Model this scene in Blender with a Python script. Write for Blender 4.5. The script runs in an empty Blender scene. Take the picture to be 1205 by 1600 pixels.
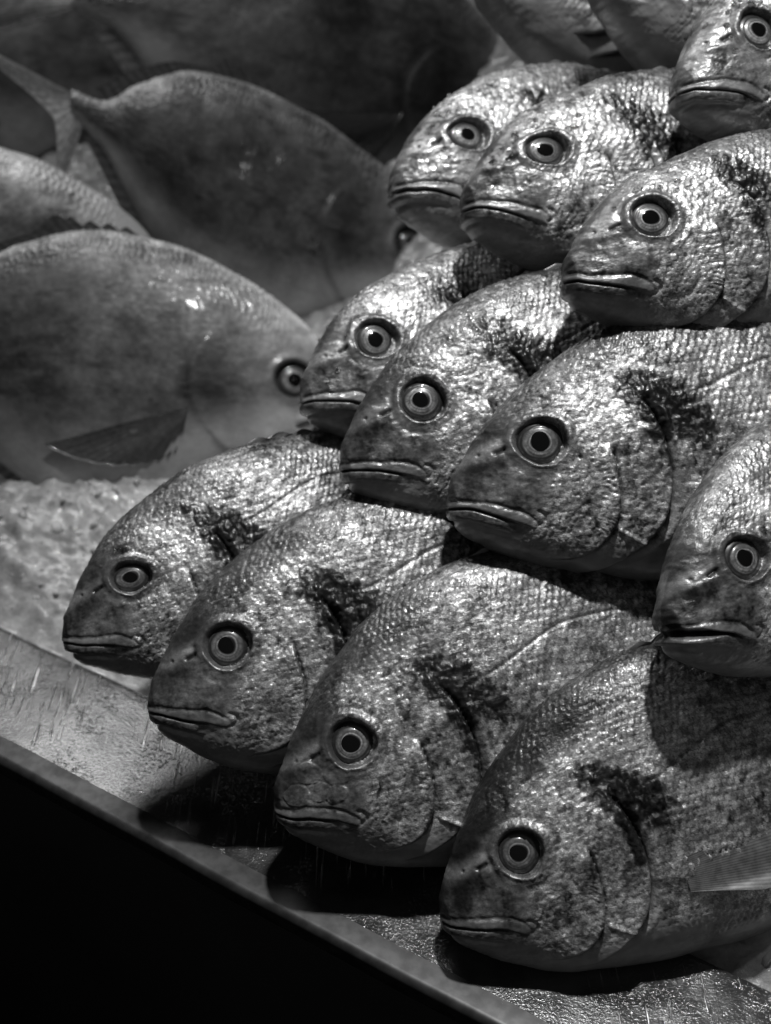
import bpy, math, random
import numpy as np
from mathutils import Vector, Matrix

# ------------------------------------------------------------------ camera, world, lamps, exposure
sc = bpy.context.scene
col = sc.collection
R = math.radians
F_PX, IW, IH = 1900.0, 1205.0, 1600.0          # focal length in photo pixels
PITCH, CAM_H = R(35), 0.413
CAM = Vector((0, 0, CAM_H))
FWD = Vector((0, math.cos(PITCH), -math.sin(PITCH)))
UP = Vector((0, math.sin(PITCH), math.cos(PITCH)))
RIGHT = Vector((1, 0, 0))
cd = bpy.data.cameras.new('camera'); cam = bpy.data.objects.new('camera', cd); col.objects.link(cam)
cd.sensor_fit = 'VERTICAL'; cd.sensor_height = 24.0; cd.lens = 24.0 * F_PX / IH
cd.clip_start = 0.01; cd.clip_end = 50
cam.matrix_world = Matrix.Translation(CAM) @ Matrix((RIGHT, UP, -FWD)).transposed().to_4x4()
cd.dof.use_dof = True; cd.dof.focus_distance = 0.47; cd.dof.aperture_fstop = 6.0
sc.camera = cam

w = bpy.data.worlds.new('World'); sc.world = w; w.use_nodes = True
# night air of the market hall: nearly black behind the fish, a little glow added on the camera side to fill the chins
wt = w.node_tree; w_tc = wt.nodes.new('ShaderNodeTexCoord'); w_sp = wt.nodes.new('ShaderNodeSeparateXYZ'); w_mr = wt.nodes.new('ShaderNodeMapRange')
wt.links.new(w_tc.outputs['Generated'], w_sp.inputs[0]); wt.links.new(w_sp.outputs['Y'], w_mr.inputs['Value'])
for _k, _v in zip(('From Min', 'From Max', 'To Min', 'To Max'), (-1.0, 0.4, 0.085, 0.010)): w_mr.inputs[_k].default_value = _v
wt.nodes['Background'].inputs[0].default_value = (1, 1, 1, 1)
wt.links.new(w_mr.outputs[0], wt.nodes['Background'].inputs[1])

def area(name, loc, target, size, power):
    l = bpy.data.lights.new(name, 'AREA'); l.shape = 'DISK'; l.size = size; l.energy = power
    o = bpy.data.objects.new(name, l); col.objects.link(o)
    d = Vector(target) - Vector(loc)
    o.matrix_world = Matrix.Translation(loc) @ d.to_track_quat('-Z', 'Y').to_matrix().to_4x4()
    return o
def spot(name, loc, target, radius, power, cone, blend):
    l = bpy.data.lights.new(name, 'SPOT'); l.shadow_soft_size = radius; l.energy = power
    l.spot_size = R(cone); l.spot_blend = blend
    o = bpy.data.objects.new(name, l); col.objects.link(o)
    d = Vector(target) - Vector(loc)
    o.matrix_world = Matrix.Translation(loc) @ d.to_track_quat('-Z', 'Y').to_matrix().to_4x4()
spot('market_lamp', (0.10, 0.56, 1.22), (0.09, 0.44, 0.05), 0.03, 56.0, 42, .9)
area('soft_lamp', (-0.45, 1.15, 1.1), (-0.1, 0.65, 0.05), 0.5, 4.6)

sc.view_settings.view_transform = 'Standard'; sc.view_settings.look = 'None'
sc.view_settings.exposure = 0.0; sc.view_settings.gamma = 1.0
try: sc.view_settings.use_curve_mapping = False
except Exception: pass

# ------------------------------------------------------------------ helpers
def ray_pt(px, py, t):
    return CAM + FWD * t + RIGHT * ((px - IW/2) / F_PX * t) + UP * ((IH/2 - py) / F_PX * t)
def on_plane(px, py, z=0.0):
    d = FWD + RIGHT * ((px - IW/2) / F_PX) + UP * ((IH/2 - py) / F_PX)
    return CAM + d * ((z - CAM.z) / d.z)
def sst(a, b, x):
    t = np.clip((x - a) / (b - a), 0, 1); return t * t * (3 - 2 * t)
def hsh(i, j, s=0):
    n = (i.astype(np.int64) * 374761393 + j.astype(np.int64) * 668265263 + s * 1442695041) & 0xFFFFFFFF
    n = ((n ^ (n >> 13)) * 1274126177) & 0xFFFFFFFF
    n = ((n ^ (n >> 16)) * 2246822519) & 0xFFFFFFFF
    return ((n ^ (n >> 15)) & 0xFFFF) / 65535.0
def vnoise(x, y, s=0):
    i = np.floor(x); j = np.floor(y); fx = x - i; fy = y - j
    fx = fx*fx*(3-2*fx); fy = fy*fy*(3-2*fy)
    a = hsh(i, j, s); b = hsh(i+1, j, s); c = hsh(i, j+1, s); d = hsh(i+1, j+1, s)
    return (a*(1-fx)+b*fx)*(1-fy) + (c*(1-fx)+d*fx)*fy
def fbm(x, y, s=0, o=4):
    v = 0; a = .5; t = 0
    for k in range(o):
        v = v + a*vnoise(x, y, s+k*17); t += a; a *= .5; x = x*2.03+3.1; y = y*2.03+1.7
    return v / t
def seg_dist(x, y, pts, n=60):
    """distance to a smooth polyline and signed side (left of travel positive)"""
    P = np.array(pts, float); tt = np.linspace(0, len(P)-1, n)
    # catmull-rom
    Q = np.vstack([2*P[0]-P[1], P, 2*P[-1]-P[-2]]); C = []
    for t in tt:
        i = min(int(t), len(P)-2); f = t-i; p0, p1, p2, p3 = Q[i:i+4]
        C.append(.5*((2*p1)+(-p0+p2)*f+(2*p0-5*p1+4*p2-p3)*f*f+(-p0+3*p1-3*p2+p3)*f**3))
    C = np.array(C); best = np.full(x.shape, 9.0); side = np.zeros(x.shape); par = np.zeros(x.shape)
    for k in range(len(C)-1):
        a, b = C[k], C[k+1]; d = b-a; L2 = d@d
        t = np.clip(((x-a[0])*d[0]+(y-a[1])*d[1])/L2, 0, 1)
        ex = x-(a[0]+t*d[0]); ey = y-(a[1]+t*d[1]); q = ex*ex+ey*ey; m = q < best
        best = np.where(m, q, best); side = np.where(m, np.sign(d[0]*ey-d[1]*ex), side); par = np.where(m, (k+t)/(len(C)-1), par)
    return np.sqrt(best), side, par
def interp(xs, pts):
    """smooth monotone-ish interpolation (pchip) through pts"""
    P = np.array(pts, float); X, Y = P[:, 0], P[:, 1]; h = np.diff(X); d = np.diff(Y)/h
    m = np.zeros(len(X)); m[0] = d[0]; m[-1] = d[-1]
    for i in range(1, len(X)-1):
        if d[i-1]*d[i] > 0:
            w1 = 2*h[i]+h[i-1]; w2 = h[i]+2*h[i-1]; m[i] = (w1+w2)/(w1/d[i-1]+w2/d[i])
    k = np.clip(np.searchsorted(X, xs)-1, 0, len(h)-1); t = (xs-X[k])/h[k]
    return (2*t**3-3*t**2+1)*Y[k]+(t**3-2*t**2+t)*h[k]*m[k]+(-2*t**3+3*t**2)*Y[k+1]+(t**3-t**2)*h[k]*m[k+1]

def mesh_obj(name, V, Fc, mat, parent=None, smooth=True, colr=None):
    me = bpy.data.meshes.new(name)
    V = np.asarray(V, np.float32).reshape(-1, 3); Fc = np.asarray(Fc, np.int32)
    n = Fc.shape[1]
    me.vertices.add(len(V)); me.vertices.foreach_set('co', V.ravel())
    me.loops.add(Fc.size); me.loops.foreach_set('vertex_index', Fc.ravel())
    me.polygons.add(len(Fc)); me.polygons.foreach_set('loop_start', np.arange(0, Fc.size, n, dtype=np.int32))
    if smooth: me.polygons.foreach_set('use_smooth', np.ones(len(Fc), bool))
    me.update(calc_edges=True); me.validate()
    if colr is not None:
        at = me.color_attributes.new('look', 'FLOAT_COLOR', 'POINT')
        c = np.ones((len(V), 4), np.float32); c[:, :colr.shape[1]] = colr
        at.data.foreach_set('color', c.ravel())
    me.materials.append(mat)
    o = bpy.data.objects.new(name, me); col.objects.link(o)
    if parent: o.parent = parent
    return o
def grid_faces(nu, nv, wrap=False):
    i = np.arange(nu-1)[:, None]; j = np.arange(nv if wrap else nv-1)[None, :]; j2 = (j+1) % nv
    return np.stack([i*nv+j, (i+1)*nv+j, (i+1)*nv+j2, i*nv+j2], -1).reshape(-1, 4)
def tag(o, label=None, cat=None, group=None, kind=None):
    if label: o['label'] = label
    if cat: o['category'] = cat
    if group: o['group'] = group
    if kind: o['kind'] = kind
    return o

# ------------------------------------------------------------------ materials
class NT:
    def __init__(s, name):
        s.m = bpy.data.materials.new(name); s.m.use_nodes = True; s.t = s.m.node_tree
        s.b = s.t.nodes['Principled BSDF']
    def n(s, typ, **kw):
        nd = s.t.nodes.new(typ)
        for k, v in kw.items(): setattr(nd, k, v)
        return nd
    def l(s, a, b): s.t.links.new(a, b)
    def val(s, sock, v): s.b.inputs[sock].default_value = v
    def math(s, op, a, b=None, clamp=False):
        nd = s.n('ShaderNodeMath', operation=op, use_clamp=clamp)
        for k, q in enumerate((a, b)):
            if q is None: continue
            if isinstance(q, (int, float)): nd.inputs[k].default_value = q
            else: s.l(q, nd.inputs[k])
        return nd.outputs[0]
    def noise(s, scale, detail=3, rough=.55, vec=None, stretch=None, rot=None):
        nd = s.n('ShaderNodeTexNoise'); nd.inputs['Scale'].default_value = scale
        nd.inputs['Detail'].default_value = detail; nd.inputs['Roughness'].default_value = rough
        mp = s.n('ShaderNodeMapping'); tc = s.n('ShaderNodeTexCoord')
        s.l(vec or tc.outputs['Object'], mp.inputs[0]); s.l(mp.outputs[0], nd.inputs['Vector'])
        if stretch: mp.inputs['Scale'].default_value = stretch
        if rot: mp.inputs['Rotation'].default_value = rot
        return nd.outputs['Fac']
    def ramp(s, f, a, b, lo=0., hi=1.):
        nd = s.n('ShaderNodeMapRange'); nd.interpolation_type = 'SMOOTHSTEP'
        for k, v in zip(('From Min', 'From Max', 'To Min', 'To Max'), (a, b, lo, hi)): nd.inputs[k].default_value = v
        s.l(f, nd.inputs['Value']); return nd.outputs[0]
    def grey(s, v, sock='Base Color'):
        c = s.n('ShaderNodeCombineColor')
        for k in range(3): s.l(v, c.inputs[k])
        s.l(c.outputs[0], s.b.inputs[sock])
    def bump(s, h, strength, dist, prev=None):
        nd = s.n('ShaderNodeBump'); nd.inputs['Strength'].default_value = strength if isinstance(strength, (int, float)) else 1
        if not isinstance(strength, (int, float)): s.l(strength, nd.inputs['Strength'])
        nd.inputs['Distance'].default_value = dist; s.l(h, nd.inputs['Height'])
        if prev: s.l(prev, nd.inputs['Normal'])
        return nd.outputs[0]

def skin_mat(name, metal=.5, fine=1.0, rough=(.20, .42)):
    """look.R tone, look.G scaly (0 smooth skin, 1 scales), look.B gloss"""
    m = NT(name); at = m.n('ShaderNodeAttribute', attribute_name='look')
    sp = m.n('ShaderNodeSeparateColor'); m.l(at.outputs['Color'], sp.inputs[0])
    tone, scaly, gloss = sp.outputs
    n1 = m.noise(420, 3, .6, stretch=(.55, 1, 1)); n2 = m.noise(1500, 2, .6)
    sp1 = m.ramp(n1, .38, .66, .62, 1.5)
    sp2 = m.ramp(n2, .35, .68, .75, 1.3)
    k = m.math('MULTIPLY', sp1, sp2)
    mixk = m.math('ADD', m.math('MULTIPLY', m.math('SUBTRACT', k, 1.0), m.math('MULTIPLY', scaly, fine)), 1.0)
    m.grey(m.math('MULTIPLY', tone, mixk, clamp=True))
    m.l(m.math('MULTIPLY', m.math('MULTIPLY_ADD', scaly, .5, ), metal*1.4, clamp=True), m.b.inputs['Metallic'])
    md = [x for x in m.t.nodes if x.type == 'MATH' and x.operation == 'MULTIPLY_ADD'][-1]; md.inputs[2].default_value = .45
    m.l(m.ramp(n1, .3, .7, rough[1], rough[0]), m.b.inputs['Roughness'])
    b1 = m.bump(m.noise(620, 2, .5, stretch=(.5, 1, 1)), m.math('MULTIPLY_ADD', scaly, .38), .0008)
    md = [x for x in m.t.nodes if x.type == 'MATH' and x.operation == 'MULTIPLY_ADD'][-1]; md.inputs[2].default_value = .05
    b2 = m.bump(m.noise(2200, 2, .5), m.math('MULTIPLY', scaly, .5*fine), .0004, b1)
    m.l(b2, m.b.inputs['Normal'])
    m.val('Coat Weight', .22); m.val('Coat Roughness', .14)
    return m.m
M_BREAM = skin_mat('bream_skin', .37, 1.0, (.29, .50))
M_POMP = skin_mat('smooth_silver_skin', .3, .5, (.46, .66))

def eye_mat():
    m = NT('eye_iris'); at = m.n('ShaderNodeAttribute', attribute_name='look')
    sp = m.n('ShaderNodeSeparateColor'); m.l(at.outputs['Color'], sp.inputs[0])
    n = m.ramp(m.noise(900, 3, .6), .3, .7, .75, 1.2)
    m.grey(m.math('MULTIPLY', sp.outputs[0], n, clamp=True))
    m.val('Metallic', .15); m.val('Roughness', .35); m.val('Coat Weight', 1); m.val('Coat Roughness', .04)
    return m.m
M_EYE = eye_mat()
def plain(name, v, rough=.3, metal=0., coat=0., noise=None):
    m = NT(name); m.val('Base Color', (v, v, v, 1)); m.val('Roughness', rough); m.val('Metallic', metal); m.val('Coat Weight', coat)
    if noise:
        m.grey(m.ramp(m.noise(noise, 4), .3, .7, v*.7, v*1.3))
    return m.m
M_PUPIL = plain('pupil_black', .003, .12, 0, .35); M_PUPIL.node_tree.nodes['Principled BSDF'].inputs['Specular IOR Level'].default_value = .25
M_FLOOR = plain('dark_floor', .0015, .95, 0, 0, 5); M_FLOOR.node_tree.nodes['Principled BSDF'].inputs['Specular IOR Level'].default_value = .03

def fin_mat():
    m = NT('fin_membrane'); at = m.n('ShaderNodeAttribute', attribute_name='look')
    sp = m.n('ShaderNodeSeparateColor'); m.l(at.outputs['Color'], sp.inputs[0])
    m.grey(m.math('MULTIPLY', sp.outputs[0], m.ramp(m.noise(300, 3), .3, .7, .7, 1.2), clamp=True))
    m.val('Roughness', .35); m.val('Coat Weight', .4); m.val('Metallic', .2); m.val('Alpha', .93)
    return m.m
M_FIN = fin_mat(); M_FINP = fin_mat(); M_FINP.name = 'thin_fin'; M_FINP.node_tree.nodes['Principled BSDF'].inputs['Alpha'].default_value = .72

def metal_mat():
    m = NT('scratched_steel')
    tc = m.n('ShaderNodeTexCoord')
    big = m.noise(9, 4, .6); mid = m.noise(60, 4, .6)
    base = m.math('MULTIPLY', m.ramp(big, .3, .7, .08, .19), m.ramp(mid, .3, .7, .8, 1.2))
    sc1 = m.noise(620, 2, .6, stretch=(1, .045, 1), rot=(0, 0, R(25)))
    sc2 = m.noise(520, 2, .6, stretch=(1, .03, 1), rot=(0, 0, R(-48)))
    s1 = m.ramp(sc1, .62, .70, 0, 1); s2 = m.ramp(sc2, .64, .71, 0, 1)
    patch = m.ramp(m.noise(14, 3, .5), .47, .56, 0, 1)
    scr = m.math('MULTIPLY', m.math('MAXIMUM', s1, s2), m.math('ADD', patch, .03), clamp=True)
    m.grey(m.math('ADD', base, m.math('MULTIPLY', scr, .4), clamp=True))
    m.val('Metallic', .8)
    m.l(m.math('ADD', m.ramp(mid, .3, .7, .13, .27), m.math('MULTIPLY', scr, .15)), m.b.inputs['Roughness'])
    vo = m.n('ShaderNodeTexVoronoi'); vo.inputs['Scale'].default_value = 620; vo.inputs['Randomness'].default_value = 1; m.l(tc.outputs['Object'], vo.inputs['Vector'])
    vw = m.noise(1500, 2, .5)
    drop = m.ramp(m.math('ADD', vo.outputs['Distance'], m.ramp(vw, .3, .7, -.15, .3)), .0, .55, 1, 0)
    wet = m.ramp(m.noise(26, 4, .65), .46, .60, 0, 1)
    b1 = m.bump(m.math('MULTIPLY', drop, wet), .45, .0005)
    b2 = m.bump(scr, .8, .0006, b1); b3 = m.bump(m.noise(900, 3, .6), .35, .0005, b2)
    m.l(b3, m.b.inputs['Normal'])
    return m.m
M_METAL = metal_mat(); M_LIP = plain('dull_rolled_steel', .05, .42, .6, 0, 160)

def ice_mat():
    m = NT('crushed_ice_surface')
    m.val('Base Color', (.42, .42, .42, 1)); m.val('Roughness', .18); m.val('IOR', 1.31)
    m.val('Transmission Weight', .3); m.val('Subsurface Weight', .5); m.val('Subsurface Radius', (.01, .01, .01)); m.val('Coat Weight', .5)
    m.grey(m.ramp(m.noise(90, 4, .6), .3, .7, .34, .62))
    m.l(m.bump(m.noise(500, 3, .6), .5, .001), m.b.inputs['Normal'])
    return m.m
M_ICE = ice_mat()

# ------------------------------------------------------------------ setting: floor, steel counter edge, ice
E1 = on_plane(0, 1190); E2 = on_plane(760, 1600)
ED = (E2 - E1).normalized(); EN = Vector((-ED.y, ED.x, 0))          # EN points away from the camera side
I1 = on_plane(0, 975); I2 = on_plane(105, 1022)
INNER = (I1 - E1).dot(EN)
print('edge', E1, E2, 'inner', INNER, (I2-E1).dot(EN))
tag(mesh_obj('floor', [(-6, -6, -.95), (6, -6, -.95), (6, 6, -.95), (-6, 6, -.95)], [(0, 1, 2, 3)], M_FLOOR), kind='structure')

def counter():
    root = bpy.data.objects.new('steel_counter', None); col.objects.link(root)
    tag(root, 'scratched wet stainless steel counter edge under the fish and the ice', 'counter')
    # profile across the edge: n coordinate, z
    prof = []
    r = .0034
    prof += [(.001, -.011)]
    for a in np.linspace(180, 90, 9): prof.append((r*1.1+r*1.1*math.cos(R(a)), -r+r*math.sin(R(a))))
    for n in np.linspace(.012, INNER-.004, 12): prof.append((n, .0))
    prof += [(INNER-.0018, -.0002), (INNER-.0005, -.0015), (INNER, -.004), (INNER+.001, -.012)]
    prof = np.array(prof); L = np.linspace(-.9, 1.3, 300)
    V = []
    for t in L:
        base = E1 + ED*float(t)
        wv = .0004*math.sin(t*31)+.0003*math.sin(t*77+1)
        for n, z in prof:
            p = base + EN*float(n); V.append((p.x, p.y, z+wv))
    V = np.array(V).reshape(len(L), len(prof), 3); k = 11
    mesh_obj('rim', V[:, k-1:], grid_faces(len(L), len(prof)-k+1), M_METAL, root)
    mesh_obj('rolled_lip', V[:, :k], grid_faces(len(L), k), M_LIP, root)
    a, b = E1+ED*-.9, E1+ED*1.3; q = 1.5
    V = [a+EN*.003, b+EN*.003]; fp = [(v.x, v.y, z) for z in (-.95, -.0105) for v in V]
    fp += [(v.x+EN.x*.02, v.y+EN.y*.02, z) for z in (-.95, -.0105) for v in V]
    mesh_obj('front_panel', fp, [(0, 1, 3, 2), (4, 6, 7, 5), (0, 2, 6, 4), (1, 5, 7, 3), (2, 3, 7, 6), (0, 4, 5, 1)], M_FLOOR, root, smooth=False)
    n0 = INNER+.001
    V = [a+EN*n0, b+EN*n0, b+EN*q, a+EN*q]
    mesh_obj('tray_bottom', [(v.x, v.y, -.012) for v in V], [(0, 1, 2, 3)], M_METAL, root)
counter()

def facets(x, y, seed):
    best = np.full(x.shape, 9.); h = np.zeros(x.shape)
    for di in (-1, 0, 1):
        for dj in (-1, 0, 1):
            i = np.floor(x)+di; j = np.floor(y)+dj
            dx = x-(i+hsh(i, j, seed)); dy = y-(j+hsh(i, j, seed+1)); q = dx*dx+dy*dy
            hh = hsh(i, j, seed+2)+1.5*(hsh(i, j, seed+3)-.5)*dx+1.5*(hsh(i, j, seed+4)-.5)*dy
            m = q < best; best = np.where(m, q, best); h = np.where(m, hh, h)
    return h
def ice():
    nu, nv = 800, 620
    t = np.linspace(-.55, 1.15, nu)[:, None]; n = (np.linspace(0, 1, nv)**1.3*1.25)[None, :]
    t = t+0*n; n = n+0*t
    x = E1.x+ED.x*t+EN.x*(n+INNER+.0015); y = E1.y+ED.y*t+EN.y*(n+INNER+.0015)
    z = -.006+.010*sst(0, .03, n)+.06*sst(.05, .5, n)+.10*sst(.3, 1.1, n)
    z = z+.10*sst(.08, .34, n)*sst(-.05, .18, x)*(1-.3*sst(.5, .9, n))
    wc = np.abs(fbm(x*46, y*46, 3, 3)-.5)*.03+fbm(x*130, y*130, 5, 3)*.008
    jx = x+.006*(fbm(x*60, y*60, 8, 2)-.5); jy = y+.006*(fbm(x*60, y*60, 9, 2)-.5)
    wc = wc*.55+facets(jx*110, jy*110, 11)*.0026+facets(jx*230, jy*230, 21)*.0012
    mp = ray_pt(120, 800, .69); z = z+.016*np.exp(-((x-mp.x)/.13)**2-((y-mp.y)/.035)**2)
    z = z+wc*sst(-.01, .03, n)
    mesh = mesh_obj('ice_bed', np.stack([x, y, z], -1), grid_faces(nu, nv), M_ICE, smooth=True)
    tag(mesh, 'bed of crushed ice filling the tray behind the steel edge', 'ice', kind='stuff')
    # loose glassy chips lying on the bed near the steel edge
    rs = np.random.RandomState(4); ph = (1+5**.5)/2
    ico = np.array([(-1, ph, 0), (1, ph, 0), (-1, -ph, 0), (1, -ph, 0), (0, -1, ph), (0, 1, ph), (0, -1, -ph), (0, 1, -ph), (ph, 0, -1), (ph, 0, 1), (-ph, 0, -1), (-ph, 0, 1)])/1.9
    IF = np.array([(0,11,5),(0,5,1),(0,1,7),(0,7,10),(0,10,11),(1,5,9),(5,11,4),(11,10,2),(10,7,6),(7,1,8),(3,9,4),(3,4,2),(3,2,6),(3,6,8),(3,8,9),(4,9,5),(2,4,11),(6,2,10),(8,6,7),(9,8,1)])
    V = []; Fc = []; V2 = []; F2 = []
    for k in range(700):
        iu = rs.randint(int(nu*.22), int(nu*.52)); iv = rs.randint(int(nv*.02), int(nv*.30))
        r = .0010+.0034*rs.rand()**2.6; q, _ = np.linalg.qr(rs.randn(3, 3))
        P = (ico*(1+.45*(rs.rand(12, 1)-.5)))*r*np.array([1, .8, .5])@q
        P = P+np.array([x[iu, iv], y[iu, iv], z[iu, iv]+r*.12])
        (Fc if k % 3 else F2).append(IF+12*(len(V) if k % 3 else len(V2))); (V if k % 3 else V2).append(P)
    tag(mesh_obj('ice_chips', np.vstack(V), np.vstack(Fc), M_ICE, smooth=False), 'small crushed ice chips scattered over the ice near the steel edge', 'ice', kind='stuff')
    tag(mesh_obj('clear_ice_chips', np.vstack(V2), np.vstack(F2), M_CLEAR, smooth=False), 'clear glassy ice chips glinting on the ice by the steel edge', 'ice', kind='stuff')
M_CLEAR = plain('clear_ice', .9, .05); M_CLEAR.node_tree.nodes['Principled BSDF'].inputs['Transmission Weight'].default_value = .55
M_CLEAR.node_tree.nodes['Principled BSDF'].inputs['IOR'].default_value = 1.31
ice()

# ------------------------------------------------------------------ fish
UNIT = .085                                                         # head length of a bream, m
TOP = [(0, .035), (.02, .095), (.055, .15), (.15, .295), (.33, .50), (.6, .69), (.9, .81), (1.2, .86), (1.6, .84), (2.2, .66), (2.8, .38), (3.15, .2), (3.35, .17)]
BOT = [(0, -.035), (.015, -.07), (.05, -.12), (.13, -.175), (.24, -.235), (.40, -.30), (.7, -.365), (1.0, -.40), (1.4, -.41), (2.0, -.35), (2.6, -.17), (3.0, -.02), (3.35, .01)]
WID = [(0, .05), (.02, .085), (.06, .12), (.15, .165), (.35, .225), (.7, .275), (1.1, .30), (1.6, .285), (2.3, .19), (3.0, .075), (3.35, .04)]
PREOP = [(.665, .22), (.685, .1), (.69, 0), (.68, -.09), (.645, -.165), (.585, -.225), (.5, -.255), (.40, -.262)]
OPERC = [(.79, .44), (.86, .33), (.90, .2), (.915, .08), (.90, -.05), (.86, -.15), (.78, -.235), (.66, -.30), (.50, -.345)]
EYE = (.39, .24)

def scales(a, b, seed, jit=.16):
    """imbricated scales on the (a, b) lattice: height 0..1, per-scale random, edge mask"""
    h = np.zeros_like(a); rnd = np.zeros_like(a); edge = np.zeros_like(a)
    jr = np.floor(b)
    for ia in (1, 0, -1, -2):
        for jb in (-1, 0, 1):
            j = jr+jb; off = .5*(np.mod(j, 2))
            i = np.floor(a-off)+ia
            ca = i+off+.5+(hsh(i, j, seed)-.5)*jit*2; cb = j+.5+(hsh(i, j, seed+5)-.5)*jit*2
            da = a-ca; db = b-cb; rr = da*da*.85+db*db*1.25; inside = rr < .72
            r1 = hsh(i, j, seed+9); t1 = (hsh(i, j, seed+11)-.5)
            hh = .5+da*.62+db*t1*.6-(db*db)*.25
            h = np.where(inside, hh, h); rnd = np.where(inside, r1, rnd)
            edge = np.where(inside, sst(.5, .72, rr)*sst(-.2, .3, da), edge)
    return h, rnd, edge

def body_grid(nu, nv, hid, xs, topf, botf, widf, keel=.22, side=1, po=(1., .9)):
    phi = np.concatenate([np.linspace(0, math.pi, nv), np.linspace(math.pi, 2*math.pi, hid+2)[1:-1]])
    top = topf(xs); bot = botf(xs); wd = widf(xs)
    c = np.cos(phi)[None, :]; s = np.sin(phi)[None, :]
    cy = np.sign(c)*np.abs(c)**po[0]; sz = np.sign(s)*np.abs(s)**po[1]
    mid = (top+bot)/2; hh = (top-bot)/2
    Y = mid[:, None]+hh[:, None]*cy
    Z = wd[:, None]*sz*(1-keel*cy)*side
    X = xs[:, None]+0*Y
    return X, Y, Z, phi
def normals(X, Y, Z, side):
    P = np.stack([X, Y, Z], -1); du = np.gradient(P, axis=0)
    dv = (np.roll(P, -1, 1)-np.roll(P, 1, 1)); n = np.cross(dv, du)*side
    n /= np.linalg.norm(n, axis=-1, keepdims=True)+1e-12
    return -n if (n[:, 5:30, 2].mean()*side < 0) else n

def blunt_x(x0len, nu, dense_to, total):
    a = np.linspace(0, 1, nu); k = int(nu*.84)
    f = np.linspace(0, 1, k); head = dense_to*(f**1.55*.35+f*.65*(f**.25)) 
    tail = np.linspace(dense_to, total, nu-k+1)[1:]
    return np.concatenate([head, tail])

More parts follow.
